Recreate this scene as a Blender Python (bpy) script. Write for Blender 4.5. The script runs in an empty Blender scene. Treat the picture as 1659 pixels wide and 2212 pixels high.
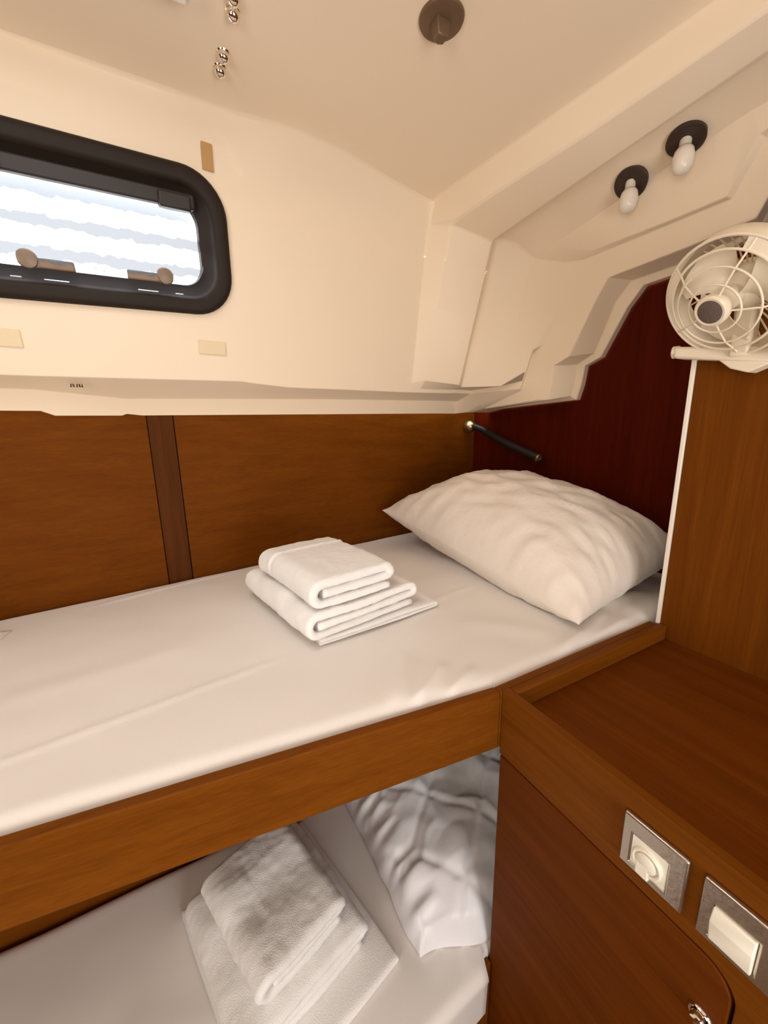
import bpy, bmesh, math
from mathutils import Vector, Matrix, noise
import numpy as np

S = bpy.context.scene
EYE = 1.45                       # camera height above the cabin sole; layout below is relative to the eye

# ------------------------------------------------------------------ camera
def make_camera():
    yaw, pitch, roll = math.radians(28), math.radians(12), math.radians(-1)
    fw = Vector((math.sin(yaw)*math.cos(pitch), math.cos(yaw)*math.cos(pitch), -math.sin(pitch)))
    rt = Vector((math.cos(yaw), -math.sin(yaw), 0))
    up = rt.cross(fw)
    r2 = math.cos(roll)*rt + math.sin(roll)*up
    u2 = -math.sin(roll)*rt + math.cos(roll)*up
    cd = bpy.data.cameras.new('camera')
    cd.sensor_fit = 'HORIZONTAL'; cd.sensor_width = 36.0
    cd.lens = 840.0/1659.0*36.0
    cd.clip_start = 0.01
    co = bpy.data.objects.new('camera', cd)
    S.collection.objects.link(co)
    m = Matrix((r2, u2, -fw)).transposed().to_4x4()
    m.translation = Vector((0, 0, EYE))
    co.matrix_world = m
    S.camera = co
make_camera()

# ------------------------------------------------------------------ world, lights, exposure
S.view_settings.view_transform = 'Standard'
S.view_settings.look = 'None'
S.view_settings.gamma = 1.0
S.view_settings.use_curve_mapping = False
S.view_settings.exposure = 0.27

w = bpy.data.worlds.new('sky'); S.world = w; w.use_nodes = True
w.node_tree.nodes['Background'].inputs[0].default_value = (0.93, 0.96, 1.0, 1)
w.node_tree.nodes['Background'].inputs[1].default_value = 5.0

def area(name, loc, aim, size, sy, power, col):
    l = bpy.data.lights.new(name, 'AREA'); l.shape = 'RECTANGLE'
    l.size = size; l.size_y = sy; l.energy = power; l.color = col
    o = bpy.data.objects.new(name, l); S.collection.objects.link(o)
    o.location = (loc[0], loc[1], loc[2]+EYE)
    d = Vector(aim)-Vector(loc)
    o.rotation_euler = d.to_track_quat('-Z', 'Y').to_euler()
    return o
# daylight falling through the deck hatch over the bunk
area('hatch_daylight', (-0.18, 0.48, 0.592), (-0.14, 0.50, -1), 0.44, 0.44, 2.3, (0.97, 0.99, 1.0))
# fill lights added out of view: left end of cabin and behind the camera
area('left_fill', (-1.25, -0.55, -0.10), (0.80, 0.80, 0.25), 0.8, 1.0, 14.0, (1.0, 0.90, 0.78))
area('rear_fill', (0.40, -0.90, -0.28), (0.56, 0.90, 0.06), 0.9, 1.0, 19.0, (1.0, 0.95, 0.90))

# ------------------------------------------------------------------ materials
MATS = {}
def nodes(name):
    m = bpy.data.materials.new(name); m.use_nodes = True
    nt = m.node_tree; b = nt.nodes['Principled BSDF']
    MATS[name] = m
    return m, nt, b

def plain(name, col, rough=0.5, metal=0.0, bump=0.0, bscale=40.0, var=0.0, spec=0.5, sheen=0.0):
    m, nt, b = nodes(name)
    b.inputs['Base Color'].default_value = (*col, 1)
    b.inputs['Roughness'].default_value = rough
    b.inputs['Metallic'].default_value = metal
    b.inputs['Specular IOR Level'].default_value = spec
    if sheen: b.inputs['Sheen Weight'].default_value = sheen
    if bump or var:
        tc = nt.nodes.new('ShaderNodeTexCoord')
        n = nt.nodes.new('ShaderNodeTexNoise'); n.inputs['Scale'].default_value = bscale; n.inputs['Detail'].default_value = 4
        nt.links.new(tc.outputs['Object'], n.inputs['Vector'])
        if bump:
            bp = nt.nodes.new('ShaderNodeBump'); bp.inputs['Strength'].default_value = bump; bp.inputs['Distance'].default_value = 0.01
            nt.links.new(n.outputs['Fac'], bp.inputs['Height']); nt.links.new(bp.outputs['Normal'], b.inputs['Normal'])
        if var:
            n2 = nt.nodes.new('ShaderNodeTexNoise'); n2.inputs['Scale'].default_value = 6.0
            nt.links.new(tc.outputs['Object'], n2.inputs['Vector'])
            r = nt.nodes.new('ShaderNodeMapRange'); r.inputs[3].default_value = 1-var; r.inputs[4].default_value = 1+var
            nt.links.new(n2.outputs['Fac'], r.inputs[0])
            mx = nt.nodes.new('ShaderNodeVectorMath'); mx.operation = 'SCALE'; mx.inputs[0].default_value = col
            nt.links.new(r.outputs[0], mx.inputs['Scale']); nt.links.new(mx.outputs[0], b.inputs['Base Color'])
    return m

def wood(name, axis, c1, c2, rough=0.58, spec=0.06):
    """varnished veneer: streaks running along the given axis"""
    m, nt, b = nodes(name)
    tc = nt.nodes.new('ShaderNodeTexCoord')
    mp = nt.nodes.new('ShaderNodeMapping')
    sc = [26.0, 26.0, 26.0]; sc['xyz'.index(axis)] = 1.3
    mp.inputs['Scale'].default_value = sc
    nt.links.new(tc.outputs['Object'], mp.inputs['Vector'])
    n1 = nt.nodes.new('ShaderNodeTexNoise'); n1.inputs['Scale'].default_value = 1.6; n1.inputs['Detail'].default_value = 6; n1.inputs['Roughness'].default_value = 0.62
    n1.inputs['Distortion'].default_value = 0.5
    nt.links.new(mp.outputs[0], n1.inputs['Vector'])
    mp2 = nt.nodes.new('ShaderNodeMapping')
    sc2 = [170.0]*3; sc2['xyz'.index(axis)] = 5.0
    mp2.inputs['Scale'].default_value = sc2
    nt.links.new(tc.outputs['Object'], mp2.inputs['Vector'])
    n2 = nt.nodes.new('ShaderNodeTexNoise'); n2.inputs['Scale'].default_value = 2.0; n2.inputs['Detail'].default_value = 3
    nt.links.new(mp2.outputs[0], n2.inputs['Vector'])
    r = nt.nodes.new('ShaderNodeValToRGB')
    r.color_ramp.elements[0].position = 0.32; r.color_ramp.elements[0].color = (*c1, 1)
    r.color_ramp.elements[1].position = 0.70; r.color_ramp.elements[1].color = (*c2, 1)
    mix = nt.nodes.new('ShaderNodeMix'); mix.data_type = 'FLOAT'; mix.inputs[0].default_value = 0.35
    nt.links.new(n1.outputs['Fac'], mix.inputs[2]); nt.links.new(n2.outputs['Fac'], mix.inputs[3])
    nt.links.new(mix.outputs[0], r.inputs[0]); nt.links.new(r.outputs[0], b.inputs['Base Color'])
    b.inputs['Roughness'].default_value = rough
    b.inputs['Specular IOR Level'].default_value = spec
    bp = nt.nodes.new('ShaderNodeBump'); bp.inputs['Strength'].default_value = 0.08; bp.inputs['Distance'].default_value = 0.004
    nt.links.new(n2.outputs['Fac'], bp.inputs['Height']); nt.links.new(bp.outputs['Normal'], b.inputs['Normal'])
    return m

W1, W2 = (0.106, 0.027, 0.0012), (0.168, 0.047, 0.0026)
wood('veneer_x', 'x', W1, W2)
wood('veneer_y', 'y', (0.098, 0.022, 0.0012), (0.155, 0.039, 0.0024))
wood('veneer_z', 'z', W1, W2)
wood('solid_x', 'x', (0.125, 0.034, 0.002), (0.20, 0.060, 0.0045), 0.45)
wood('solid_y', 'y', (0.125, 0.034, 0.002), (0.20, 0.060, 0.0045), 0.45)
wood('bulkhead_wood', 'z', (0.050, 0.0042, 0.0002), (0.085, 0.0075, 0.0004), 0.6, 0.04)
wood('batten_wood', 'z', (0.060, 0.017, 0.003), (0.105, 0.032, 0.006))
plain('gelcoat', (0.88, 0.735, 0.56), 0.55, bump=0.02, bscale=9, var=0.02, spec=0.3)
plain('sheet', (0.84, 0.80, 0.765), 0.62, bump=0.02, bscale=160, sheen=0.1)
plain('pillowcase', (0.84, 0.765, 0.69), 0.55, bump=0.25, bscale=28, sheen=0.15)
plain('terry', (0.90, 0.89, 0.88), 0.95, bump=0.25, bscale=500, sheen=0.3)
plain('quilt', (0.86, 0.87, 0.92), 0.36, bump=0.15, bscale=24)
plain('white_plastic', (0.82, 0.76, 0.64), 0.35)
plain('ivory_plastic', (0.90, 0.86, 0.74), 0.35)
plain('fan_plastic', (0.80, 0.70, 0.54), 0.3)
plain('grey_disc', (0.12, 0.085, 0.07), 0.55, bump=0.2, bscale=300)
plain('frame_black', (0.017, 0.0095, 0.0055), 0.62, spec=0.3)
plain('hinge_black', (0.024, 0.017, 0.016), 0.5)
plain('handle_brown', (0.22, 0.15, 0.10), 0.4)
plain('steel', (0.62, 0.57, 0.50), 0.34, metal=1.0, bump=0.05, bscale=200)
plain('chrome', (0.85, 0.78, 0.68), 0.10, metal=1.0)
plain('bronze', (0.17, 0.105, 0.06), 0.45, metal=0.35)
plain('dark_hole', (0.035, 0.018, 0.01), 0.5)
plain('black_rubber', (0.010, 0.006, 0.005), 0.5)
plain('brass', (0.50, 0.36, 0.19), 0.32, metal=1.0)
plain('bulb_white', (0.86, 0.78, 0.68), 0.25)
plain('velcro', (0.80, 0.66, 0.44), 0.9, bump=0.15, bscale=300)
plain('tan_strap', (0.50, 0.29, 0.12), 0.8)
plain('ink', (0.10, 0.05, 0.03), 0.6)
plain('white_trim', (0.85, 0.78, 0.68), 0.4)
plain('white_mark', (0.9, 0.9, 0.9), 0.5)
plain('dark_seam', (0.02, 0.008, 0.003), 0.7)
plain('sole', (0.22, 0.10, 0.035), 0.4)
plain('gap_metal', (0.75, 0.82, 0.90), 0.2, metal=0.6)

def glass_mat():
    """salt streaked acrylic: clear with pale streaks lying along the pane"""
    m = bpy.data.materials.new('port_glass'); m.use_nodes = True; nt = m.node_tree; nt.nodes.clear()
    out = nt.nodes.new('ShaderNodeOutputMaterial')
    tr = nt.nodes.new('ShaderNodeBsdfTransparent')
    di = nt.nodes.new('ShaderNodeBsdfDiffuse'); di.inputs[0].default_value = (0.20, 0.24, 0.30, 1)
    mix = nt.nodes.new('ShaderNodeMixShader')
    tc = nt.nodes.new('ShaderNodeTexCoord')
    sep = nt.nodes.new('ShaderNodeSeparateXYZ'); nt.links.new(tc.outputs['Object'], sep.inputs[0])
    n = nt.nodes.new('ShaderNodeTexNoise'); n.inputs['Scale'].default_value = 38; n.inputs['Detail'].default_value = 6
    nt.links.new(tc.outputs['Object'], n.inputs['Vector'])
    # height across pane warped by noise -> three broad streak bands
    ma = nt.nodes.new('ShaderNodeMath'); ma.operation = 'MULTIPLY_ADD'; ma.inputs[1].default_value = 0.028
    nt.links.new(n.outputs['Fac'], ma.inputs[0]); nt.links.new(sep.outputs['Y'], ma.inputs[2])
    sc = nt.nodes.new('ShaderNodeMath'); sc.operation = 'MULTIPLY'; sc.inputs[1].default_value = 2*math.pi/0.060
    nt.links.new(ma.outputs[0], sc.inputs[0])
    sn = nt.nodes.new('ShaderNodeMath'); sn.operation = 'SINE'; nt.links.new(sc.outputs[0], sn.inputs[0])
    mr = nt.nodes.new('ShaderNodeMapRange'); mr.inputs[1].default_value = -0.35; mr.inputs[2].default_value = 0.5
    mr.inputs[3].default_value = 0.0; mr.inputs[4].default_value = 0.90
    nt.links.new(sn.outputs[0], mr.inputs[0])
    nt.links.new(mr.outputs[0], mix.inputs[0])
    nt.links.new(tr.outputs[0], mix.inputs[1]); nt.links.new(di.outputs[0], mix.inputs[2])
    nt.links.new(mix.outputs[0], out.inputs[0])
    MATS['port_glass'] = m
glass_mat()

# ------------------------------------------------------------------ helpers
COL = S.collection
def tag(o, label=None, cat=None, group=None, kind=None):
    if label: o['label'] = label
    if cat: o['category'] = cat
    if group: o['group'] = group
    if kind: o['kind'] = kind
    return o

def empty(name, loc, label, cat, group=None, kind=None):
    o = bpy.data.objects.new(name, None); COL.objects.link(o)
    o.empty_display_size = 0.05
    o.location = (loc[0], loc[1], loc[2]+EYE)
    return tag(o, label, cat, group, kind)

def wloc(o):
    v = Vector(o.location)
    while o.parent: o = o.parent; v += Vector(o.location)
    return v

def mk(name, verts, faces, mat, parent=None, smooth=None, bevel=None, seg=2, sub=0, origin=None):
    """one mesh object; verts are relative to the eye point"""
    V = [Vector((v[0], v[1], v[2]+EYE)) for v in verts]
    if parent is not None and origin is None:
        base = wloc(parent); loc = Vector((0, 0, 0))
    else:
        xs = [v.x for v in V]; ys = [v.y for v in V]; zs = [v.z for v in V]
        base = Vector(((min(xs)+max(xs))/2, (min(ys)+max(ys))/2, min(zs)))
        loc = base - (wloc(parent) if parent is not None else Vector((0, 0, 0)))
    me = bpy.data.meshes.new(name)
    me.from_pydata([tuple(v-base) for v in V], [], faces)
    me.validate(); me.update()
    bm = bmesh.new(); bm.from_mesh(me)
    bmesh.ops.recalc_face_normals(bm, faces=bm.faces)
    bm.to_mesh(me); bm.free()
    o = bpy.data.objects.new(name, me); COL.objects.link(o)
    o.location = loc
    if parent is not None: o.parent = parent
    me.materials.append(MATS[mat])
    if bevel:
        bv = o.modifiers.new('bevel', 'BEVEL'); bv.width = bevel; bv.segments = seg; bv.limit_method = 'ANGLE'; bv.angle_limit = math.radians(28)
        if smooth is None: smooth = 35
    if sub:
        ss = o.modifiers.new('sub', 'SUBSURF'); ss.levels = sub; ss.render_levels = sub
    if smooth is not None:
        if smooth >= 180:
            me.polygons.foreach_set('use_smooth', [True]*len(me.polygons))
        else:
            me.polygons.foreach_set('use_smooth', [True]*len(me.polygons))
            me.set_sharp_from_angle(angle=math.radians(smooth))
    return o

def add_box(A, lo, hi):
    V, F = A; k = len(V)
    for z in (lo[2], hi[2]):
        V += [(lo[0], lo[1], z), (hi[0], lo[1], z), (hi[0], hi[1], z), (lo[0], hi[1], z)]
    F += [(k, k+3, k+2, k+1), (k+4, k+5, k+6, k+7), (k, k+1, k+5, k+4), (k+1, k+2, k+6, k+5), (k+2, k+3, k+7, k+6), (k+3, k, k+4, k+7)]
    return A
def box(name, lo, hi, mat, parent=None, bevel=0.002, **k):
    A = add_box(([], []), lo, hi)
    return mk(name, A[0], A[1], mat, parent, bevel=bevel, **k)

def prism(name, poly, vec, mat, parent=None, bevel=None, **k):
    """closed polygon (3D points) extruded by vec"""
    n = len(poly); vec = Vector(vec)
    V = [tuple(p) for p in poly] + [tuple(Vector(p)+vec) for p in poly]
    F = [tuple(range(n)), tuple(range(2*n-1, n-1, -1))] + [(i, (i+1) % n, n+(i+1) % n, n+i) for i in range(n)]
    return mk(name, V, F, mat, parent, bevel=bevel, **k)

def frame_of(d):
    d = Vector(d).normalized()
    a = Vector((0, 0, 1)) if abs(d.z) < 0.9 else Vector((1, 0, 0))
    u = a.cross(d).normalized(); v = d.cross(u)
    return u, v, d

def lathe_data(A, c, d, prof, n=32, caps=True):
    """prof: list of (radius, height along d)"""
    V, F = A; k = len(V); u, v, d = frame_of(d); c = Vector(c)
    for r, h in prof:
        for i in range(n):
            a = 2*math.pi*i/n
            V.append(tuple(c + d*h + u*(r*math.cos(a)) + v*(r*math.sin(a))))
    m = len(prof)
    for j in range(m-1):
        for i in range(n):
            i2 = (i+1) % n
            F.append((k+j*n+i, k+j*n+i2, k+(j+1)*n+i2, k+(j+1)*n+i))
    if caps:
        F.append(tuple(k+i for i in range(n-1, -1, -1)))
        F.append(tuple(k+(m-1)*n+i for i in range(n)))
    return A
def lathe(name, c, d, prof, mat, parent=None, n=32, smooth=40, **k):
    A = lathe_data(([], []), c, d, prof, n)
    return mk(name, A[0], A[1], mat, parent, smooth=smooth, **k)

def tube_data(A, pts, r, n=10, closed=False):
    V, F = A; k = len(V); P = [Vector(p) for p in pts]; m = len(P)
    prev = None
    for i, p in enumerate(P):
        if closed: t = (P[(i+1) % m]-P[i-1]).normalized()
        else: t = (P[min(i+1, m-1)]-P[max(i-1, 0)]).normalized()
        if prev is None: u, v, _ = frame_of(t)
        else:
            u = (prev - t*prev.dot(t)).normalized(); v = t.cross(u)
        prev = u
        rr = r[i] if isinstance(r, (list, tuple)) else r
        for j in range(n):
            a = 2*math.pi*j/n
            V.append(tuple(p + u*(rr*math.cos(a)) + v*(rr*math.sin(a))))
    for i in range(m if closed else m-1):
        i2 = (i+1) % m
        for j in range(n):
            j2 = (j+1) % n
            F.append((k+i*n+j, k+i*n+j2, k+i2*n+j2, k+i2*n+j))
    if not closed:
        F.append(tuple(k+j for j in range(n-1, -1, -1))); F.append(tuple(k+(m-1)*n+j for j in range(n)))
    return A
def tube(name, pts, r, mat, parent=None, n=10, closed=False, **k):
    A = tube_data(([], []), pts, r, n, closed)
    return mk(name, A[0], A[1], mat, parent, smooth=50, **k)
def circle(c, d, r, n=48, a0=0.0, a1=2*math.pi):
    u, v, d = frame_of(d); c = Vector(c)
    full = abs(a1-a0-2*math.pi) < 1e-6
    return [tuple(c+u*(r*math.cos(a0+(a1-a0)*i/(n if full else n-1)))+v*(r*math.sin(a0+(a1-a0)*i/(n if full else n-1)))) for i in range(n)]

def nz(x, y, z=0.0, s=1.0):
    return noise.noise(Vector((x*s, y*s, z*s)))
def sst(a, b, x):
    t = max(0.0, min(1.0, (x-a)/(b-a))); return t*t*(3-2*t)
def lerp(a, b, t): return a+(b-a)*t

# ------------------------------------------------------------------ moulded liner: hull side and headliner
def hull_y(x, z): return 1.105 + 0.1*x - 0.21*z
XS, SEC = [], []
def interp(tab, x):
    for (a, va), (b, vb) in zip(tab, tab[1:]):
        if x <= b: return va + (vb-va)*max(0.0, (x-a)/(b-a))
    return tab[-1][1]
lip_t = [(-1.4, .112), (-.28, .116), (.176, .127), (.252, .117), (.41, .118), (.72, .119), (.9, .122)]
ft_t = [(-1.4, .090), (-.225, .093), (-.205, .077), (.42, .092), (.9, .099)]
fb_t = [(-1.4, .048), (-.245, .051), (-.225, .041), (.42, .049), (.9, .055)]
c1_t = [(-1.4, .540), (-.19, .560), (.128, .586), (.172, .588), (.196, .556), (.42, .566), (.72, .576)]
def ssec(x):
    lz, fz, bz = interp(lip_t, x), interp(ft_t, x), interp(fb_t, x)
    step = 0.0 if x > -.21 else -.02
    cz = interp(c1_t, x)
    P = [(hull_y(x, bz)+.072+step, bz+.001), (hull_y(x, fz)+.068+step, fz+.003), (hull_y(x, lz), lz)]
    P += [(hull_y(x, z), z) for z in (lz+.012, .150, .25, .36, .500, cz-.012)]
    # rounded turn into the headliner
    cy = hull_y(x, cz)
    e = (.935 if x < .2 else lerp(.925, 1.02, sst(.3, .75, x)), .625)
    P += [(cy-.006, cz-.001), (lerp(cy, e[0], .3), lerp(cz, e[1], .36)), (lerp(cy, e[0], .65), lerp(cz, e[1], .75)), (e[0]+.012, e[1]-.002), (e[0]-.02, e[1]+.001)]
    P += [(.62, .626), (.40, .626), (.18, .626), (-.95, .626)]
    return P
def psec(x, lipz, cap, top, ceil_, yin, zin):
    """pilaster / beam section: cap = (y,z) bottom of pilaster, top = (y,z) knee, ceil_ = (y,z) at y=.37"""
    P = ssec(x)[:2]
    P += [(hull_y(x, lipz), lipz), (hull_y(x, lipz+.012), lipz+.012), cap]
    for t in (.25, .5, .8, .965): P.append((lerp(cap[0], top[0], t), lerp(cap[1], top[1], t)))
    P += [top]
    for t in (.06, .12, .18, .24): P.append((lerp(top[0], ceil_[0], t), lerp(top[1], ceil_[1], t)))
    P += [(lerp(top[0], ceil_[0], .6), lerp(top[1], ceil_[1], .6)), ceil_, (.18, ceil_[1]), (-.95, ceil_[1])]
    return P
sections = [(x, ssec(x)) for x in (-1.4, -.6, -.36, -.245, -.222, -.09, .03, .128, .172, .196, .30, .42, .56, .70)]
NB = len(sections)
# column of the pilaster foot on the plain hull side, then chamfer, front face, return, recess
def inboard(x, prof, xin):
    """x of a section varies a little: the beam runs slightly aslant towards the middle of the boat"""
    return [(lerp(x, xin, sst(1.0, .35, p[0]) if p[1] > .45 else 0.0), p[0], p[1]) for p in prof]
L3 = []
for x, P in sections: L3.append([(x, p[0], p[1]) for p in P])
L3[-1] = inboard(.70, sections[-1][1], .785)
L3.append(inboard(.722, ssec(.722), .805))
L3.append(inboard(.762, psec(.762, .120, (1.127, .156), (.999, .561), (.346, .577), .346, .577), .819))
L3.append(inboard(.887, psec(.887, .122, (1.104, .144), (.964, .530), (.366, .564), .366, .564), .887))
L3.append(inboard(.918, psec(.918, .124, (1.130, .140), (1.000, .560), (.375, .588), .375, .588), .922))
L3.append(inboard(.965, psec(.965, .124, (1.075, .138), (.955, .535), (.40, .576), .4, .576), .975))
L3.append(inboard(1.000, psec(1.0, .124, (1.022, .136), (.918, .487), (.43, .566), .43, .566), 1.015))

T = {1.035 : [(0.972, 0.124), (0.949, 0.179), (0.935, 0.219), (0.928, 0.238), (0.877, 0.365), (0.838, 0.455), (0.569, 0.445), (0.459, 0.444), (0.422, 0.529)] ,
     1.05 : [(0.978, 0.12), (0.959, 0.179), (0.942, 0.228), (0.904, 0.249), (0.833, 0.355), (0.781, 0.444), (0.561, 0.444), (0.457, 0.443), (0.413, 0.521)] ,
     1.06 : [(0.915, 0.084), (0.909, 0.14), (0.904, 0.192), (0.844, 0.207), (0.773, 0.34), (0.742, 0.399), (0.51, 0.395), (0.417, 0.396), (0.396, 0.455)] ,
     1.064 : [(0.879, 0.082), (0.875, 0.136), (0.87, 0.183), (0.817, 0.202), (0.747, 0.334), (0.717, 0.382), (0.521, 0.387), (0.416, 0.394), (0.393, 0.447)] ,
     1.122 : [(0.844, 0.092), (0.832, 0.141), (0.831, 0.184), (0.775, 0.209), (0.724, 0.335), (0.686, 0.375), (0.527, 0.377), (0.432, 0.397), (0.406, 0.459)] ,
     1.13 : [(0.829, 0.08), (0.816, 0.125), (0.809, 0.178), (0.76, 0.196), (0.697, 0.313), (0.66, 0.357), (0.528, 0.36), (0.434, 0.391), (0.404, 0.452)] }
def tsec(x):
    p = T[x]
    L = lambda a, b, t: (lerp(a[0], b[0], t), lerp(a[1], b[1], t))
    P = [(1.235, .060), (1.16, .085 if x < 1.05 else .070), p[0], L(p[0], p[1], .4), p[1], p[2], p[3], p[4], L(p[4], p[5], .85), p[5],
         L(p[5], p[6], .15), L(p[5], p[6], .35), L(p[5], p[6], .55), L(p[5], p[6], .75), p[6], p[7], p[8], (-.95, .60)]
    return [(x, a, b) for a, b in P]
NP = len(L3[0])
def loft_faces(cols, skip=lambda i, j: False, j0=0, j1=None):
    V, F = [], []
    j1 = len(cols[0])-1 if j1 is None else j1
    n = j1-j0+1
    for c in cols: V += list(c[j0:j1+1])
    for i in range(len(cols)-1):
        for j in range(n-1):
            if not skip(i, j+j0): F.append((i*n+j, i*n+j+1, (i+1)*n+j+1, (i+1)*n+j))
    return V, F

# port light opening: a rounded rectangle lying in the hull plane
WC = Vector((-.088, 0, .392)); WC.y = hull_y(WC.x, WC.z)
WN = Vector((.1, -1, -.21)).normalized()
WU = Vector((1, .1, .05)); WU = (WU - WN*WU.dot(WN)).normalized()
WV = WU.cross(WN)
if WV.z < 0: WV = -WV
def wpt(u, v, n=0.0): return WC + WU*u + WV*v + WN*n
def rrect(hw, hh, r, k=8):
    P = []
    for cx, cy, a0 in ((hw-r, hh-r, 0), (-hw+r, hh-r, 90), (-hw+r, -hh+r, 180), (hw-r, -hh+r, 270)):
        for i in range(k+1):
            a = math.radians(a0+90*i/k); P.append((cx+r*math.cos(a), cy+r*math.sin(a)))
    return P
HW, HH, RR = .252, .137, .085

V, F = loft_faces(L3, skip=lambda i, j: 2 <= i < 8 and 4 <= j < 7, j0=0, j1=7)
# wall patch around the opening
hole = [wpt(u, v) for u, v in rrect(HW-.030, HH-.030, RR-.022)]
cA, cB, cC, cD = Vector(L3[2][4]), Vector(L3[8][4]), Vector(L3[8][7]), Vector(L3[2][7])
outer = []
cen = sum(hole, Vector())/len(hole)
for h in hole:
    dx, dz = h.x-cen.x, h.z-cen.z
    ts = []
    if dx > 1e-6: ts.append((cB.x-cen.x)/dx)
    if dx < -1e-6: ts.append((cA.x-cen.x)/dx)
    if dz > 1e-6: ts.append((cC.z-cen.z)/dz)
    if dz < -1e-6: ts.append((cA.z-cen.z)/dz)
    t = min(ts); x, z = cen.x+dx*t, cen.z+dz*t
    outer.append(Vector((x, hull_y(x, z), z)))
for corner in (cA, cB, cC, cD):
    i = min(range(len(outer)), key=lambda q: (outer[q]-corner).length); outer[i] = corner.copy()
k = len(V); n = len(hole)
V += [tuple(p) for p in outer]+[tuple(p) for p in hole]
F += [(k+i, k+(i+1) % n, k+n+(i+1) % n, k+n+i) for i in range(n)]
wall_hull = tag(mk('wall_hull', V, F, 'gelcoat', bevel=.006), 'cream moulded hull side liner around the port light', 'wall', kind='structure')
V, F = loft_faces(L3, j0=7)
ceiling = tag(mk('ceiling', V, F, 'gelcoat', bevel=.007), 'cream moulded headliner with a raised beam over the bunk', 'ceiling', kind='structure')
V, F = loft_faces([L3[-1]]+[tsec(x) for x in sorted(T)]+[[(1.148, p[1], p[2]) for p in tsec(1.13)]])
tag(mk('trim_1', V, F, 'gelcoat', bevel=.0035), 'stepped cream moulding framing the dark end bulkhead', 'moulding', kind='structure')

# ------------------------------------------------------------------ wooden shell
def wall_y(x): return 1.17+.135*x
wo = empty('wall_outboard', (0, wall_y(0)+.03, -1.45), 'dark veneered wooden panelling along the outboard side of the bunk', 'wall', kind='structure')
def wallslab(name, x0, x1, z0, z1, off, th, mat, parent):
    poly = [(x0, wall_y(x0)+off, z0), (x1, wall_y(x1)+off, z0), (x1, wall_y(x1)+off, z1), (x0, wall_y(x0)+off, z1)]
    return prism(name, poly, (-.135*0, th, 0), mat, parent, bevel=.0012)
wallslab('panel', -1.4, -.0515, -.52, .13, 0, .02, 'veneer_x', wo)
wallslab('batten', -.050, .0075, -.52, .13, .0015, .02, 'batten_wood', wo)
wallslab('panel', .0095, 1.16, -.52, .13, 0, .02, 'veneer_x', wo)
wallslab('backing', -1.4, 1.2, -1.45, .2, .022, .02, 'dark_seam', wo)
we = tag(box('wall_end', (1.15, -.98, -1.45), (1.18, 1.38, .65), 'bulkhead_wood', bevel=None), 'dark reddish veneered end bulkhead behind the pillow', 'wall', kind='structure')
wp = tag(box('wall_partition', (.85, -.95, -1.45), (.872, .386, .265), 'veneer_z', bevel=.001), 'brown veneered partition at the right behind the fan', 'wall', kind='structure')
tag(box('trim_2', (.846, .3865, -.405), (.874, .3935, .265), 'white_trim', bevel=.001), 'thin white edging strip down the partition end', 'edging', kind='structure')
tag(box('wall_rear', (-1.42, -.98, -1.45), (1.18, -.95, .65), 'veneer_z', bevel=None), 'veneered bulkhead behind the camera', 'wall', kind='structure')
tag(box('wall_left', (-1.43, -.98, -1.45), (-1.40, 1.2, .65), 'veneer_z', bevel=None), 'veneered bulkhead at the foot of the bunk', 'wall', kind='structure')
tag(box('floor', (-1.43, -.98, -1.47), (1.2, 1.4, -1.45), 'sole', bevel=None), 'wooden cabin sole', 'floor', kind='structure')
# lower hull lining beside the lower berth
tag(prism('wall_lower', [(-1.4, .80, -1.45), (1.15, .80, -1.45), (1.15, .86, -.56), (-1.4, .90, -.56)], (0, .02, 0), 'veneer_x', bevel=.001), 'dark wooden lining behind the lower berth', 'wall', kind='structure')

# ------------------------------------------------------------------ port light
win = empty('window_1', tuple(wpt(0, -HH)), 'black framed rectangular port light with rounded corners and salt streaked pane', 'window', kind='structure')
def ring_sweep(prof, hw, hh, r, k=10):
    V, F = [], []; n = 4*(k+1)
    for d, nn in prof:
        for u, v in rrect(hw-d, hh-d, max(r-d*.75, .012), k): V.append(tuple(wpt(u, v, nn)))
    for j in range(len(prof)-1):
        for i in range(n):
            i2 = (i+1) % n
            F.append((j*n+i, j*n+i2, (j+1)*n+i2, (j+1)*n+i))
    return V, F
V, F = ring_sweep([(0, -.002), (.0005, .007), (.005, .012), (.012, .0135), (.024, .0135), (.030, .011), (.034, .004), (.038, -.004), (.058, -.016), (.060, -.030)], HW, HH, RR)
mk('window_frame', V, F, 'frame_black', win, smooth=40)
# pane keeps its own frame of axes so that the streaks follow the port light
pv = [wpt(u, v, -.020) for u, v in rrect(HW-.0575, HH-.0575, RR-.043)]
me = bpy.data.meshes.new('pane')
mw = Matrix((WU, WV, -WN)).transposed()
me.from_pydata([tuple(mw.inverted() @ (p-wpt(0, 0, -.020))) for p in pv], [], [tuple(range(len(pv)))])
pane = bpy.data.objects.new('pane', me); COL.objects.link(pane); me.materials.append(MATS['port_glass'])
pane.parent = win
pane.location = wpt(0, 0, -.020)+Vector((0, 0, EYE))-Vector(win.location); pane.rotation_euler = mw.to_euler()
def wbox(name, u0, u1, v0, v1, n0, n1, mat, parent, bevel=.002):
    poly = [wpt(u0, v0, n0), wpt(u1, v0, n0), wpt(u1, v1, n0), wpt(u0, v1, n0)]
    return prism(name, poly, WN*(n1-n0), mat, parent, bevel=bevel)
wbox('window_lip', -.19, .19, .062, .090, -.016, .004, 'hinge_black', win, .004)
for u in (-.150, .150):
    wbox('hinge', u-.030, u+.030, .056, .084, -.010, .014, 'hinge_black', win, .004)
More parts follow.
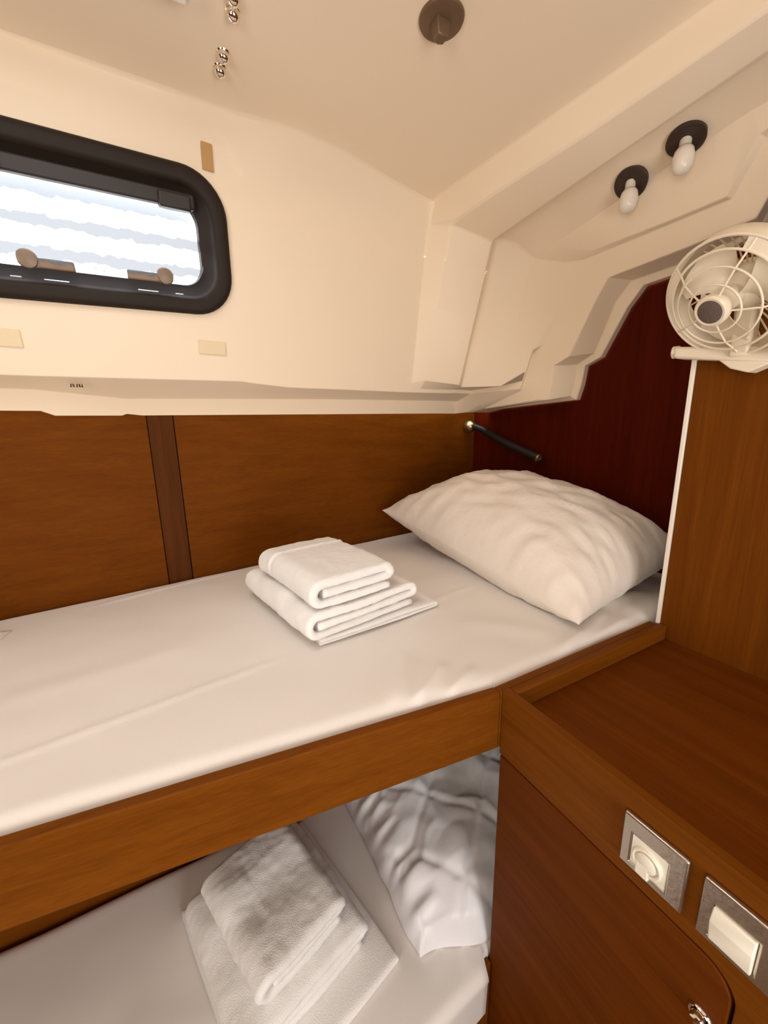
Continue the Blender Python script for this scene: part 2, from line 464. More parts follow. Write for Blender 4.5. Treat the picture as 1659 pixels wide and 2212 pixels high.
for s, u0 in ((1, -.113), (-1, .113)):
    h = lathe('handle', wpt(u0, -.068, -.012), WN, [(.008, 0), (.008, .010), (.0155, .012), (.0165, .018), (.0145, .023), (.006, .025)], 'handle_brown', win, n=28)
    wbox('handle_bar', min(u0+s*.010, u0+s*.070), max(u0+s*.010, u0+s*.070), -.081, -.064, -.010, .008, 'handle_brown', h, .003)
    wbox('catch_strip', min(u0+s*.018, u0+s*.056), max(u0+s*.018, u0+s*.056), -.1005, -.0985, .012, .0148, 'gap_metal', h, .0005)
    wbox('catch_strip', min(u0-s*.014, u0-s*.030), max(u0-s*.014, u0-s*.030), -.1005, -.0985, .012, .0148, 'gap_metal', h, .0005)
# two small white letters of the conformity mark printed on the pane
A = ([], [])
for cu in (-.008, .008):
    tube_data(A, [wpt(cu+.005*math.cos(a), -.071+.005*math.sin(a), -.018) for a in [math.radians(60+i*20) for i in range(13)]], .0009, 6)
tube_data(A, [wpt(.003, -.071, -.018), wpt(.0075, -.071, -.018)], .0009, 6)
mk('printed_mark', A[0], A[1], 'white_mark', win)['label'] = 'small white CE mark printed on the pane'

# tan strap end and velcro patches on the liner
def hull_patch(name, x0, x1, z0, z1, th, mat, label, cat, group=None, bev=.0015, dz=0.0):
    P = [(x0, z0), (x1, z0+dz), (x1, z1+dz), (x0, z1)]
    n = Vector((.1, -1, -.21)).normalized()
    poly = [Vector((x, hull_y(x, z), z))+n*.0004 for x, z in P]
    return tag(prism(name, poly, n*th, mat, bevel=bev), label, cat, group)
hull_patch('fabric_strap', .119, .141, .536, .582, .004, 'tan_strap', 'short tan fabric strap at the upper right corner of the port light', 'strap')
hull_patch('velcro_patch', .079, .141, .184, .214, .0025, 'velcro', 'pale beige velcro patch below the right end of the port light', 'patch', 'velcro patches')
hull_patch('velcro_patch', -.300, -.235, .168, .199, .0025, 'velcro', 'pale beige velcro patch cut by the left edge of the photo', 'patch', 'velcro patches')
# printed mark on the underside of the liner lip
mkA = ([], [])
for i, (dx, tilt) in enumerate(((-.010, .3), (-.005, -.4), (0, .5), (.005, -.2), (.009, .1))):
    x = -.165+dx
    for s in (0, 1):
        z0 = .101; y0 = hull_y(x, z0)+.0085
        tube_data(mkA, [(x+tilt*.004*s, y0-.010, z0+.0035), (x-.002*s, y0-.002, z0-.0015)], .0008, 5)
tag(mk('ink_stamp', mkA[0], mkA[1], 'ink'), 'small dark inked stamp under the liner lip below the port light', 'stamp')

# ------------------------------------------------------------------ headliner fittings
hx0, hx1, hy0, hy1 = -.46, .0925, .18, .747
ht = empty('deck_hatch', ((hx0+hx1)/2, (hy0+hy1)/2, .60), 'white framed deck hatch cut by the top edge of the photo', 'hatch')
def rect_ring(name, x0, x1, y0, y1, wd, z0, z1, mat, parent, bevel=.006):
    V, F = [], []
    for z in (z0, z1):
        V += [(x0, y0, z), (x1, y0, z), (x1, y1, z), (x0, y1, z), (x0+wd, y0+wd, z), (x1-wd, y0+wd, z), (x1-wd, y1-wd, z), (x0+wd, y1-wd, z)]
    for i in range(4):
        j = (i+1) % 4
        F += [(i, j, 4+j, 4+i), (8+i, 8+4+i, 8+4+j, 8+j), (i, 8+i, 8+j, j), (4+i, 4+j, 12+j, 12+i)]
    return mk(name, V, F, mat, parent, bevel=bevel)
rect_ring('hatch_frame', hx0, hx1, hy0, hy1, .045, .598, .628, 'white_trim', ht)
box('hatch_pane', (hx0+.04, hy0+.04, .612), (hx1-.04, hy1-.04, .620), 'white_plastic', ht)
DN = (0, 0, -1)
for (x, y), lab in zip([(.152, .729), (.155, .753), (.150, .832), (.148, .864)],
        ['dome headed cap nut at the very top edge, beside the hatch corner', 'dome headed cap nut beside the hatch corner, second of the row from the top',
         'dome headed cap nut in the headliner, upper of the close pair', 'dome headed cap nut in the headliner, lowest and nearest the port light']):
    s = empty('cap_nut', (x, y, .626), lab, 'nut', 'cap nuts in the headliner')
    lathe('washer', (x, y, .6265), DN, [(.0115, 0), (.0119, .001), (.0110, .0024)], 'chrome', s, n=20)
    lathe('dome', (x, y, .6245), DN, [(.0104, 0), (.0104, .003), (.0096, .0065), (.0072, .0100), (.0034, .0122), (.0006, .0126)], 'chrome', s, n=20, smooth=60)
lt = empty('turn_latch', (.445, .617, .626), 'round bronze turn latch with a faceted knob on the headliner', 'latch')
lathe('base_plate', (.445, .617, .6265), DN, [(.034, 0), (.0355, .002), (.034, .005), (.030, .006)], 'bronze', lt, n=40)
pol = [(.445+.019*math.cos(a), .617+.017*math.sin(a)+.002) for a in [math.radians(q) for q in (40, 90, 140, 220, 320)]]
V = [(x, y, .622) for x, y in pol]+[(lerp(.445, x, .62), lerp(.617, y, .62), .600) for x, y in pol]
mk('knob', V, [tuple(range(5)), tuple(range(9, 4, -1))]+[(i, (i+1) % 5, 5+(i+1) % 5, 5+i) for i in range(5)], 'bronze', lt, bevel=.0025)

from mathutils.bvhtree import BVHTree
_V, _F = loft_faces(L3, j0=7)
LINER = BVHTree.FromPolygons([Vector(v) for v in _V], _F)
def bulb(x, y, z, d, lab):
    hit, nrm, _, _ = LINER.ray_cast(Vector((x, y, .40)), Vector((0, 0, 1)))
    z = hit.z; d = nrm if nrm.z < 0 else -nrm
    hang = Vector((-.05, 0, -1)).normalized()
    b = empty('ceiling_bulb', (x, y, z), lab, 'light bulb', 'bare bulbs in the headliner recess')
    d = Vector(d).normalized()
    c = Vector((x, y, z))
    c += d*(.004 if y < .6 else .007)
    lathe('socket_ring', c-d*.009, d, [(.033, 0), (.034, .011), (.031, .0125), (.026, .0115), (.001, .011)], 'dark_hole', b, n=36)
    d = hang
    lathe('bulb_holder', c-d*.004, d, [(.010, 0), (.0105, .006), (.0105, .016), (.012, .018)], 'white_plastic', b, n=20)
    lathe('bulb', c+d*.012, d, [(.0115, 0), (.0165, .007), (.0185, .017), (.0185, .027), (.0165, .037), (.012, .0445), (.006, .0482), (.0008, .049)], 'bulb_white', b, n=28, smooth=80)
bulb(.980, .520, None, None, 'white bare bulb in a dark socket ring, nearer to the fan')
bulb(.992, .632, None, None, 'white bare bulb in a dark socket ring, farther from the fan')

# ------------------------------------------------------------------ upper bunk
def front_y(x): return .437-.118*x if x < .41 else .3875
def ridge_h(x, y, segs):
    h = 0.0
    for (ax, ay), (bx, by), a, wd in segs:
        dx, dy = bx-ax, by-ay; L2 = dx*dx+dy*dy
        t = max(0.0, min(1.0, ((x-ax)*dx+(y-ay)*dy)/L2))
        d = math.hypot(x-ax-t*dx, y-ay-t*dy)
        if d < 4*wd: h += a*math.exp(-(d/wd)**2)*min(1.0, 5*t+.05, 5*(1-t)+.05)
    return h
def mattress(name, x0, x1, nx, ny, yf, yb, ztop, zbot, segs, mat, r=.028, amp=.004):
    V, F = [], []
    us = [0, .15, .3, .45, .6, .75, .9]
    for i in range(nx+1):
        x = lerp(x0, x1, i/nx); a, b = yf(x), yb(x)
        col = [(x, a+.002, zbot), (x, a, ztop-.03)]
        ys = [a + r*(1-math.cos(q*math.pi/2))*1.0 for q in np.linspace(0, 1, 9)]
        ys += [lerp(ys[-1], b-.02, q) for q in np.linspace(0, 1, ny)[1:]] + [b-.012, b-.005, b-.001]
        for y in ys:
            d, d2 = y-a, b-y
            z = ztop
            if d < r: z -= r-math.sqrt(max(0, r*r-(r-d)**2))
            if d2 < .02: z -= (.02-math.sqrt(max(0, .02**2-(.02-d2)**2)))*.6
            k = sst(0, .05, d)*sst(0, .05, d2)
            z += (nz(x, y, 0, 5)*amp + nz(x, y, 3, 14)*amp*.25)*(.3+.7*k)
            z += ridge_h(x, y, segs)
            col.append((x, y + nz(x, 1.7, 0, 9)*.003*(1-k), z))
        col.append((x, b-.001, zbot))
        V += col
    m = len(col)
    for i in range(nx):
        for j in range(m-1): F.append((i*m+j, i*m+j+1, (i+1)*m+j+1, (i+1)*m+j))
        F.append((i*m+m-1, i*m, (i+1)*m, (i+1)*m+m-1))
    F.append(tuple(range(m))); F.append(tuple(range(nx*m+m-1, nx*m-1, -1)))
    return mk(name, V, F, mat, smooth=60)
segs = [((-.35, .575), (.16, .650), .0028, .004), ((.16, .650), (.70, .735), .0028, .004), ((-.23, 1.083), (.12, 1.158), .003, .005),
        ((.27, .425), (.375, .490), .008, .008), ((.325, .418), (.41, .455), .007, .006), ((.24, .44), (.34, .55), .005, .012),
        ((.56, .405), (.80, .47), .007, .014), ((.62, .405), (.82, .43), .006, .009), ((.70, .40), (.83, .41), .006, .007),
        ((.70, .55), (1.0, .47), .006, .02), ((-.6, .70), (.05, .78), .002, .03), ((.5, .6), (.62, .45), .003, .03)]
upper = mattress('bunk_mattress', -1.38, 1.145, 240, 90, lambda x: front_y(x)+.0175, lambda x: wall_y(x)-.001, -.400, -.50, segs, 'sheet')
tag(upper, 'white sheeted mattress of the upper bunk', 'mattress')
bunk = empty('upper_bunk', (0, .8, -.516), 'wooden upper bunk with an orange brown board along its front edge', 'bunk')
prism('bunk_base', [(-1.38, front_y(-1.38)+.018, -.516), (.41, .3875+.018, -.516), (1.145, .405, -.516), (1.145, wall_y(1.145)-.004, -.516), (-1.38, wall_y(-1.38)-.004, -.516)], (0, 0, .014), 'veneer_x', bunk, bevel=.001)
# lee board along the front of the bunk
P = [(-1.38, front_y(-1.38), -.507), (.4085, front_y(.405), -.507), (.4085, front_y(.405), -.405), (-1.38, front_y(-1.38), -.405)]
box('bunk_rail', (.4088, .3885, -.507), (.846, .4045, -.405), 'solid_x', bunk, bevel=.002)
prism('bunk_board', P, (0, .016, 0), 'solid_x', bunk, bevel=.002)

# pillow
def pillow():
    NL, FL, FR, NR = Vector((.645, .428, -.372)), Vector((.632, 1.205, -.283)), Vector((1.135, 1.10, -.23)), Vector((1.10, .455, -.305))
    n = 72; top, bot = {}, {}
    V, F = [], []
    def base(u, v):   # u -1..1 along bunk width (near->far), v -1..1 left->right
        uu = u*(1-.045*(1-v*v)); vv = v*(1-.060*(1-u*u))
        a, b = (uu+1)/2, (vv+1)/2
        return NL*(1-a)*(1-b)+FL*a*(1-b)+FR*a*b+NR*(1-a)*b
    for side in (1, -1):
        for i in range(n+1):
            for j in range(n+1):
                u, v = -1+2*i/n, -1+2*j/n
                u, v = math.sin(u*math.pi/2), math.sin(v*math.pi/2)
                p = base(u, v)
                t = max(0, 1-abs(u)**2.6)**.55*max(0, 1-abs(v)**2.4)**.60
                cor = (abs(u)*abs(v))
                wr = 0.0
                # gathers fanning in from the seams, strongest near the edges
                e = sst(.35, .95, max(abs(u), abs(v)))
                ang = u*5+v*2
                rg = lambda q: 1-2*abs(q)
                wr += .011*e*t**.5*(rg(nz(u*4.2+.8*v, v*1.3, 3.3, 1.7))-.45)*sst(.25, .9, abs(v))
                wr += .011*e*t**.5*(rg(nz(u*1.2, v*4.0-.7*u, 8.3, 1.7))-.45)*sst(.3, .9, abs(u))
                wr += .008*(rg(nz(u*2.0+v, v*1.6, 5.5, 2.3))-.5)*t
                wr += .010*nz(u, v, 2, 2.2)*t + .005*nz(u*1.5, v*3, 7, 3)*t
                if side > 0: z = p.z + .148*t + wr
                else: z = max(p.z - .12*t + wr*.6, -.3965)
                x, y = p.x, p.y
                V.append((x + .012*nz(u, v, 9, 1.6)*t, y, max(z, -.3965)))
    N = (n+1)*(n+1)
    for s in (0, 1):
        for i in range(n):
            for j in range(n):
                a = s*N+i*(n+1)+j
                F.append((a, a+1, a+n+2, a+n+1))
    o = mk('pillow', V, F, 'pillowcase')
    bm = bmesh.new(); bm.from_mesh(o.data); bmesh.ops.remove_doubles(bm, verts=bm.verts, dist=.0008)
    bmesh.ops.recalc_face_normals(bm, faces=bm.faces); bm.to_mesh(o.data); bm.free()
    o.data.polygons.foreach_set('use_smooth', [True]*len(o.data.polygons))
    return o
tag(pillow(), 'plump white pillow against the end bulkhead of the upper bunk', 'pillow')

# folded towels ------------------------------------------------------
def folded(name, c, rot, wid, length, th, gap, mat, z0, layers=3, amp=.0012, band=None, sag=.004, seed=0.0, r_extra=0.0, nl=70, wave=0.0):
    """cloth strip folded like a letter: bottom layer, wrapped round the left, top layer, tucked back at the right"""
    h = th+gap
    path = []
    hw = wid/2
    if layers == 3:
        zt, zm, zb = z0+th/2+2*h, z0+th/2+h, z0+th/2
        # start: bottom layer right end -> left
        R = (zt-zb)/2
        path += [(lerp(hw*.93, -hw+R, q), zb) for q in np.linspace(0, 1, 22)]
        path += [(-hw+R-R*math.sin(a)*1.0, (zt+zb)/2-R*math.cos(a)) for a in np.linspace(0, math.pi, 14)[1:-1]]
        r2 = (zt-zm)/2
        path += [(lerp(-hw+R, hw-r2, q), zt) for q in np.linspace(0, 1, 26)]
        path += [(hw-r2+r2*math.sin(a), (zt+zm)/2+r2*math.cos(a)) for a in np.linspace(0, math.pi, 9)[1:-1]]
        path += [(lerp(hw-r2, -hw+th*1.12, q), zm) for q in np.linspace(0, 1, 22)]
    else:
        zt, zb = z0+th/2+h, z0+th/2
        R = (zt-zb)/2
        path += [(lerp(-hw, hw-R, q), zb) for q in np.linspace(0, 1, 24)]
        path += [(hw-R+R*math.sin(a), (zt+zb)/2-R*math.cos(a)) for a in np.linspace(0, math.pi, 9)[1:-1]]
        path += [(lerp(hw-R, -hw, q), zt) for q in np.linspace(0, 1, 24)]
    m = len(path)
    P = [Vector((a, b)) for a, b in path]
    offs = []
    for i in range(m):
        t = (P[min(i+1, m-1)]-P[max(i-1, 0)]).normalized()
        offs.append(Vector((-t.y, t.x)))
    ca, sa = math.cos(rot), math.sin(rot)
    V, F = [], []
    ring = [(i, 1) for i in range(m)]+[(i, -1) for i in range(m-1, -1, -1)]
    R_ = len(ring)
    for k in range(nl+1):
        q = k/nl; yl = (q-.5)*length
        e = min(q, 1-q)*length
        endt = 1-(1-min(1.0, e/(th*.45)))**2*.55
        for i, s in ring:
            p = P[i]+offs[i]*s*(th/2)*(endt)
            x, z = p.x, p.y
            fl = amp*(nz(x*90+seed, yl*90, z*90+s)+.8*nz(x*34+seed, yl*34, z*34))
            x += offs[i].x*s*fl + .004*nz(z*8, yl*7, seed)
            z += offs[i].y*s*fl
            y = yl + .006*nz(x*9, z*60, seed+4) + amp*1.5*nz(x*160, z*160, seed+k*.7)*(1 if e < .002 else 0)
            # soft sag towards ends and gentle undulation of upper layers
            lift = (p.y-z0)/(2*h+th)
            z += lift*(sag*nz(x*6+seed, yl*6, 1.3) - sag*.8*(abs(q-.5)*2)**4)
            if wave: z += lift*wave*(math.sin(yl*42+seed)+.6*math.sin(yl*77+2*seed))*(1 if x < -hw*.35 else .5)
            if band is not None and lift > .35:
                z -= .0032*math.exp(-((q-band)/.018)**2)*sst(.4, .9, lift) - .0030*math.exp(-((q-band-.035)/.014)**2)
                if x < -hw*.6: x += .003*math.exp(-((q-band)/.018)**2)
            z = max(z, z0+.0004)
            V.append((c[0]+x*ca-y*sa, c[1]+x*sa+y*ca, z))
    for k in range(nl):
        for i in range(R_):
            i2 = (i+1) % R_
            F.append((k*R_+i, k*R_+i2, (k+1)*R_+i2, (k+1)*R_+i))
    # end caps as quads between both skins
    for k in (0, nl):
        for i in range(m-1):
            F.append((k*R_+i, k*R_+i+1, k*R_+R_-2-i, k*R_+R_-1-i))
    return mk(name, V, F, mat, smooth=180)
ZT = -.3965
tag(folded('folded_cloth', (.330, .805), math.radians(6), .29, .30, .0055, .0012, 'terry', ZT, layers=2, amp=.0003, sag=0, seed=3.1), 'thin flat white cloth at the bottom of the towel stack on the upper bunk', 'cloth')
tag(folded('folded_towel', (.280, .818), math.radians(10), .258, .325, .0158, .0025, 'terry', ZT+.0135, seed=1.7, wave=.0022), 'larger white folded terry towel in the middle of the stack on the upper bunk', 'towel')
tag(folded('folded_towel', (.266, .795), math.radians(9.5), .182, .270, .0190, .0018, 'terry', ZT+.0135+.0535, seed=8.2, band=.72, sag=.006), 'small white folded terry towel with a woven band, on top of the upper bunk stack', 'towel')

# corner of another cloth at the left edge of the bunk
V, F = [], []
nn = 14
for i in range(nn+1):
    for j in range(nn+1):
        u, v = i/nn, j/nn
        x = -.340-.16*u-.02*v*(1-u); y = 1.028-.02*u-.13*v
        z = -.398+.034*math.sin(min(1, u*1.4)*math.pi/2)*math.sin(math.pi*min(1, .12+.88*v))**.6+.004*nz(u*6, v*6, 2)
        V.append((x, y, max(z, -.3975)))
for i in range(nn):
    for j in range(nn): a = i*(nn+1)+j; F.append((a, a+1, a+nn+2, a+nn+1))
k = len(V); V += [(x, y, -.398) for x, y, z in V]
F += [tuple(k+q for q in f[::-1]) for f in F[:nn*nn]]
for i in range(nn):
    for a, b in ((i, i+1), (nn*(nn+1)+i, nn*(nn+1)+i+1), (i*(nn+1), (i+1)*(nn+1)), (i*(nn+1)+nn, (i+1)*(nn+1)+nn)):
        F.append((a, b, k+b, k+a))
tag(mk('crumpled_cloth', V, F, 'sheet', smooth=180), 'white cloth corner poking in at the left edge on the upper bunk', 'cloth')

# ------------------------------------------------------------------ reading lamp
rl = empty('reading_lamp', (1.105, 1.27, .0), 'black tubular reading lamp with brass ends in the bunk corner', 'lamp')
pa, pb = Vector((1.105, 1.265, .006)), Vector((1.105, .935, -.107))
dd = (pb-pa).normalized()
lathe('wall_mount', pa+Vector((0, .045, 0)), (0, -1, 0), [(.026, 0), (.026, .010), (.021, .026), (.012, .036), (.002, .040)], 'brass', rl, n=28)
tube('lamp_tube', [pa+Vector((0, .01, 0)), pa+dd*.05, lerp(pa, pb, .5)+Vector((0, 0, -.006)), pb-dd*.02, pb], [.012, .014, .0155, .0155, .0155], 'black_rubber', rl, n=18)
lathe('end_cap', pb-dd*.002, dd, [(.0165, 0), (.0165, .006), (.0135, .008), (.011, .0085), (.007, .012), (.001, .014)], 'brass', rl, n=24)

# ------------------------------------------------------------------ locker at the right
lk = empty('locker', (.63, .06, -1.45), 'wooden locker with recessed top and rounded corner door, right of the berths', 'cabinet')
LX = .41
box('carcass', (.426, -.40, -1.45), (.848, .368, -.446), 'veneer_y', lk, bevel=.001)
box('top_panel', (.424, -.40, -.445), (.848, .372, -.432), 'veneer_y', lk, bevel=.001)
box('fiddle_rail', (LX+.0155, .372, -.447), (.848, .3865, -.4015), 'solid_x', lk, bevel=.0025)
# front apron with the stile beyond the door, its inner corner rounded
dy, dz, rc = .079, -.516, .030
def arc(cy, cz, r, a0, a1, n=9): return [(LX, cy+r*math.cos(math.radians(lerp(a0, a1, i/(n-1)))), cz+r*math.sin(math.radians(lerp(a0, a1, i/(n-1))))) for i in range(n)]
ap = [(LX, .388, -.4015), (LX, -.40, -.4015), (LX, -.40, -1.44), (LX, dy, -1.44)] + arc(dy+rc, dz-rc, rc, 180, 90) + [(LX, .388, dz)]
prism('apron', ap, (.015, 0, 0), 'solid_y', lk, bevel=.0015)
g = .0028
dr = [(LX, dy+g, -1.43)] + arc(dy+rc, dz-rc, rc-g, 180, 90) + [(LX, .386, dz-g), (LX, .386, -1.43)]
door = prism('door', dr, (.015, 0, 0), 'veneer_y', lk, bevel=.0015)
lathe('latch_ring', (LX+.002, .1005, -.592), (-1, 0, 0), [(.0105, 0), (.0108, .003), (.0095, .005), (.0075, .0045), (.0072, .001)], 'chrome', door, n=30)
lathe('latch_button', (LX+.001, .1005, -.592), (-1, 0, 0), [(.0066, 0), (.0066, .008), (.0055, .0105), (.002, .0115)], 'chrome', door, n=24)

def plate_holes(name, y0, y1, z0, z1, iy0, iy1, iz0, iz1, mat, parent, xf, xb):
    """flat plate with a rectangular opening"""
    V, F = [], []
    for x in (xb, xf):
        V += [(x, y0, z0), (x, y1, z0), (x, y1, z1), (x, y0, z1), (x, iy0, iz0), (x, iy1, iz0), (x, iy1, iz1), (x, iy0, iz1)]
    for i in range(4):
        j = (i+1) % 4
        F += [(i, j, 4+j, 4+i), (8+i, 12+i, 12+j, 8+j), (i, 8+i, 8+j, j), (4+i, 4+j, 12+j, 12+i)]
    return mk(name, V, F, mat, parent, bevel=.0018, seg=3)
so = empty('power_socket', (LX, .160, -.491), 'grey steel wall plate with a round white power socket, nearer to the bunks', 'socket')
plate_holes('cover_plate', .1285, .1915, -.4915, -.4250, .1445, .1815, -.4850, -.4465, 'steel', so, LX-.0065, LX-.0003)
box('socket_insert', (LX-.0055, .1450, -.4845), (LX-.0002, .1810, -.4470), 'ivory_plastic', so, bevel=.0008)
lathe('socket_rim', (LX-.005, .1632, -.4670), (-1, 0, 0), [(.0150, 0), (.0150, .0035), (.0138, .0045), (.0122, .0040), (.0115, .0008)], 'ivory_plastic', so, n=40)
A = lathe_data(([], []), (LX-.005, .1632, -.4670), (-1, 0, 0), [(.0100, 0), (.0100, .0036), (.0088, .0046), (.0005, .0048)], 36)
mk('socket_plug', A[0], A[1], 'ivory_plastic', so, smooth=40)
box('plug_tab', (LX-.0098, .1595, -.4875), (LX-.0052, .1735, -.4700), 'ivory_plastic', so, bevel=.0015)
sw = empty('light_switch', (LX, .09, -.491), 'grey steel wall plate with a wide white rocker switch, at the photo edge', 'switch')
plate_holes('cover_plate', .0465, .1155, -.4915, -.4250, .0725, .1055, -.4850, -.4470, 'steel', sw, LX-.0065, LX-.0003)
V = []
for y in (.0730, .1050):
    V += [(LX-.0002, y, -.4845), (LX-.0002, y, -.4475), (LX-.0085, y, -.4475), (LX-.0135, y, -.4600), (LX-.0095, y, -.4845)]
mk('rocker', V, [tuple(range(5)), tuple(range(9, 4, -1))]+[(i, (i+1) % 5, 5+(i+1) % 5, 5+i) for i in range(5)], 'ivory_plastic', sw, bevel=.0012)

# ------------------------------------------------------------------ fan on the partition
FC = Vector((.764, .320, .183)); FD = Vector((-.820, .192, -.539)).normalized()
fan = empty('cabin_fan', (.82, .32, .10), 'cream plastic cabin fan with round grille mounted on the partition', 'fan')
fu, fv, _ = frame_of(FD)
def fp(r, a, h=0.0): return FC+FD*h+fu*(r*math.cos(a))+fv*(r*math.sin(a))
RO = .090
rings = [(RO, 0.0, .0020), (.0750, .008, .0020), (.0575, .020, .0016), (.0360, .0265, .0016)]
A = lathe_data(([], []), FC, FD, [(RO+.0005, .001), (RO+.0015, -.010), (RO+.001, -.028), (RO-.006, -.040), (RO-.008, -.038), (RO-.001, -.027), (RO, -.012), (RO-.002, .001)], 64, caps=False)
n_ = 64; m_ = 8
A[1].extend([((m_-1)*n_+i, (m_-1)*n_+(i+1) % n_, (i+1) % n_, i) for i in range(n_)])
mk('shroud', A[0], A[1], 'fan_plastic', fan, smooth=50)
for r, h, t in rings:
    tube('grille_ring', [fp(r, 2*math.pi*i/64, h) for i in range(64)], t, 'fan_plastic', fan, n=8, closed=True)
# find the image-up direction in the fan plane for the spokes
a_up = math.atan2(Vector((0, 0, 1)).dot(fv), Vector((0, 0, 1)).dot(fu))
side = 1 if (fp(.05, a_up+.5)-FC).dot(Vector((0, 1, 0))) > 0 else -1    # +angle turns towards +Y (photo left)
for deg in (38, 110, 178, 252, 322):
    a = a_up+side*math.radians(deg)
    tube('grille_spoke', [fp(.020, a, .030), fp(.0360, a, .0265), fp(.0575, a, .020), fp(.0750, a, .008), fp(RO-.001, a, 0.0)], .0014, 'fan_plastic', fan, n=7)
# webs filling the crescent beside the top opening
for d0, d1 in ((40, 78), (-62, -32)):
    V, F = [], []
    nseg = 10
    for i in range(nseg+1):
        a = a_up+side*math.radians(lerp(d0, d1, i/nseg))
        for r, h in ((.0750, .0080), (RO-.0005, .0005), (RO-.0005, -.0025), (.0750, .0050)): V.append(tuple(fp(r, a, h)))
    for i in range(nseg):
        for j in range(4): F.append((i*4+j, i*4+(j+1) % 4, (i+1)*4+(j+1) % 4, (i+1)*4+j))
    F += [(0, 1, 2, 3), tuple(nseg*4+q for q in (3, 2, 1, 0))]
    mk('grille_web', V, F, 'fan_plastic', fan, smooth=40)
lathe('hub_cap', FC+FD*.020, FD, [(.018, 0), (.0225, .002), (.0238, .008), (.0235, .0135), (.0205, .0160), (.0175, .0155)], 'fan_plastic', fan, n=40)
lathe('hub_disc', FC+FD*.032, FD, [(.0176, 0), (.0176, .0035), (.016, .0042)], 'grey_disc', fan, n=40)
lathe('motor', FC-FD*.060, FD, [(.026, 0), (.034, .004), (.034, .026), (.026, .036), (.017, .046), (.017, .060), (.012, .064)], 'fan_plastic', fan, n=36)
for k_ in range(3):
    V, F = [], []
    a0 = a_up+side*math.radians(20+120*k_)
    nr, na = 10, 9
    for i in range(nr+1):
        r = lerp(.016, .074, i/nr)
        span = math.radians(lerp(46, 84, math.sin(min(1, i/nr*1.15)*math.pi/2)))*(1 if i < nr-1 else .8)
        for j in range(na+1):
            q = j/na-.5
            V.append(tuple(fp(r, a0+side*(q*span+.25*i/nr), -.014+q*.026*(1-.4*i/nr))))
    m = na+1; K = len(V)
    V += [tuple(Vector(v)-FD*.0016) for v in V]
    for i in range(nr):
        for j in range(na):
            a = i*m+j; F.append((a, a+1, a+m+1, a+m)); F.append((K+a+m, K+a+m+1, K+a+1, K+a))
    for i in range(nr):
        F += [(i*m, (i+1)*m, K+(i+1)*m, K+i*m), (i*m+na, K+i*m+na, K+(i+1)*m+na, (i+1)*m+na)]
    for j in range(na):
        F += [(j, K+j, K+j+1, j+1), (nr*m+j, nr*m+j+1, K+nr*m+j+1, K+nr*m+j)]
    mk('blade', V, F, 'fan_plastic', fan, smooth=60)
# rear grille bars
for i in range(40):
    a = 2*math.pi*i/40
    tube('rear_bar', [fp(.033, a, -.040), fp(.058, a+side*.12, -.043), fp(.083, a+side*.2, -.038)], .0013, 'fan_plastic', fan, n=5)
# bracket and foot screwed to the partition
prism('bracket', [(.812, .235, .082), (.812, .408, .116), (.812, .408, .136), (.812, .235, .106)], (.038, 0, 0), 'fan_plastic', fan, bevel=.004)
box('bracket_arm', (.806, .298, .104), (.832, .326, .205), 'fan_plastic', fan, bevel=.005)
lathe('clamp_knob', (.828, .404, .128), (-.3, .95, 0), [(.008, 0), (.0105, .003), (.0105, .012), (.007, .014)], 'fan_plastic', fan, n=20)
lathe('clamp_knob', (.812, .262, .104), (-.95, -.3, 0), [(.008, 0), (.0105, .003), (.0105, .012), (.007, .014)], 'fan_plastic', fan, n=20)
prism('bracket_lip', [(.814, .270, .090), (.814, .340, .103), (.814, .322, .087), (.814, .298, .078)], (.030, 0, 0), 'fan_plastic', fan, bevel=.002)

# ------------------------------------------------------------------ lower berth
lsegs = [((.30, .40), (.395, .50), .004, .008), ((-.2, .6), (.0, .5), .003, .03), ((.36, .38), (.40, .47), .005, .007)]
low = mattress('berth_mattress', -1.38, 1.145, 200, 50, lambda x: (.330+.10*x-.004 if x < .40 else .392), lambda x: .828, -.944, -1.05, lsegs, 'sheet', r=.02, amp=.003)
tag(low, 'white sheeted mattress of the lower berth', 'mattress')
berth = empty('lower_berth', (0, .6, -1.45), 'wooden lower berth with a dark front panel at the bottom of the photo', 'bunk')
prism('berth_front', [(-1.38, .20, -1.449), (.408, .379, -1.449), (.408, .379, -.962), (-1.38, .20, -.962)], (0, .012, 0), 'solid_x', berth, bevel=.002)
box('berth_base', (-1.38, .395, -1.07), (1.145, .80, -1.052), 'veneer_x', berth, bevel=.001)
ZL = -.9405
RT = math.radians(12)
tag(folded('folded_cloth', (.080, .585), RT+.03, .270, .34, .0055, .0012, 'terry', ZL, layers=2, amp=.0003, sag=0, seed=5.1), 'thin flat white cloth under the towels on the lower berth', 'cloth')
tag(folded('folded_towel', (.068, .594), RT+.03, .230, .265, .0158, .0025, 'terry', ZL+.0135, seed=11.7, wave=.002), 'larger white folded towel in the stack on the lower berth', 'towel')
tag(folded('folded_towel', (.066, .596), RT+.09, .158, .222, .0180, .0018, 'terry', ZL+.0135+.0545, seed=18.2, sag=.010, wave=.003), 'small white folded towel topping the stack on the lower berth', 'towel')

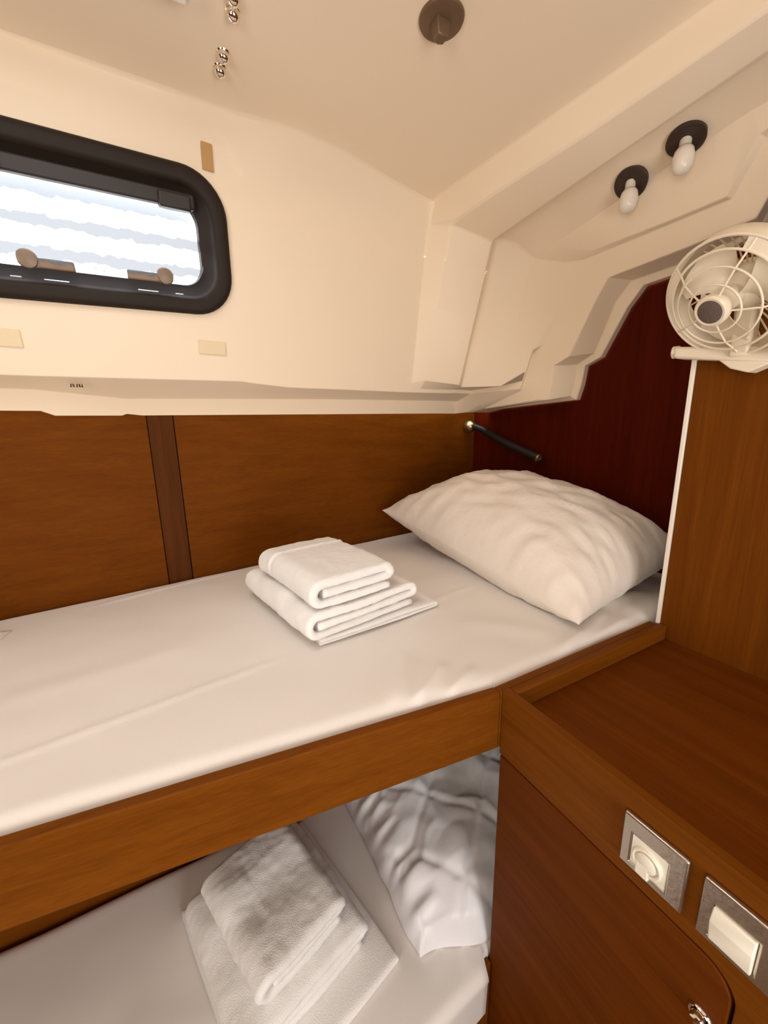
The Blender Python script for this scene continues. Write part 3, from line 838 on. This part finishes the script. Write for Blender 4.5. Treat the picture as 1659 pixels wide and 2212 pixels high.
def comforter():
    nu, nv = 150, 110
    V, F = [], []
    x0, x1 = .288, .98
    for i in range(nu+1):
        u = i/nu
        for j in range(nv+1):
            v = j/nv
            x = lerp(x0, x1, u)
            yn = lerp(.436, .398, sst(0, .2, u)) + .03*sst(.2, .5, u)
            y = lerp(yn, .815, v)
            x += .006*nz(y*22, 3.3, 0)*(1-sst(0, .15, u))
            y += .006*nz(x*18, 1.3, 4)*(1-sst(0, .15, v))
            eu = 1-(1-min(1, u/.30))**2; ev = 1-(1-min(1, v/.30))**2
            edge = 1-(1-min(1, min(u/.03, v/.05, (1-u)/.05, (1-v)/.05)))**2
            body = .010+.016*edge
            hgt = body + .085*eu*ev*edge + .085*sst(.22, .6, u)*sst(.1, .7, v)
            # big folds and creased satin
            f1 = 1-abs(nz(x*1.0+.3*y, y, 1.1, 9))*2
            f2 = 1-abs(nz(x, y, 7.1, 17))*2
            f3 = nz(x, y, 2.2, 5)
            w_ = edge*(.35+.65*eu)
            f5 = 1-abs(nz(x*.6+.5*y, y*.8-.3*x, 6.6, 6.5))*2
            hgt += w_*(.020*f3 + .014*(max(f5, .35)-.5) + .012*(max(f1, .3)-.5) + .005*(max(f2, .45)-.5))
            # stitched diamonds
            a_, b_ = (x*.8+y*.6)/.12, (x*.6-y*.8)/.12
            q = min(abs(a_-round(a_)), abs(b_-round(b_)))
            hgt -= .0045*math.exp(-(q/.06)**2)*edge
            # gathered hem along the left side
            if u < .10: hgt += .005*math.sin(y*150+4*nz(y*20, 0, 0))*math.sin(math.pi*u/.10)
            V.append((x, y, ZL+.001+max(hgt, .003)))
    m = nv+1; K = len(V)
    for i in range(nu):
        for j in range(nv): a = i*m+j; F.append((a, a+1, a+m+1, a+m))
    V += [(x, y, ZL+.0005) for x, y, z in V]
    F += [(K+f[3], K+f[2], K+f[1], K+f[0]) for f in F[:nu*nv]]
    for i in range(nu): F += [(i*m, (i+1)*m, K+(i+1)*m, K+i*m), (i*m+nv, K+i*m+nv, K+(i+1)*m+nv, (i+1)*m+nv)]
    for j in range(nv): F += [(j, K+j, K+j+1, j+1), (nu*m+j, nu*m+j+1, K+nu*m+j+1, K+nu*m+j)]
    return mk('quilted_comforter', V, F, 'quilt', smooth=60)
tag(comforter(), 'crumpled bluish white quilted comforter on the lower berth beside the locker', 'comforter')
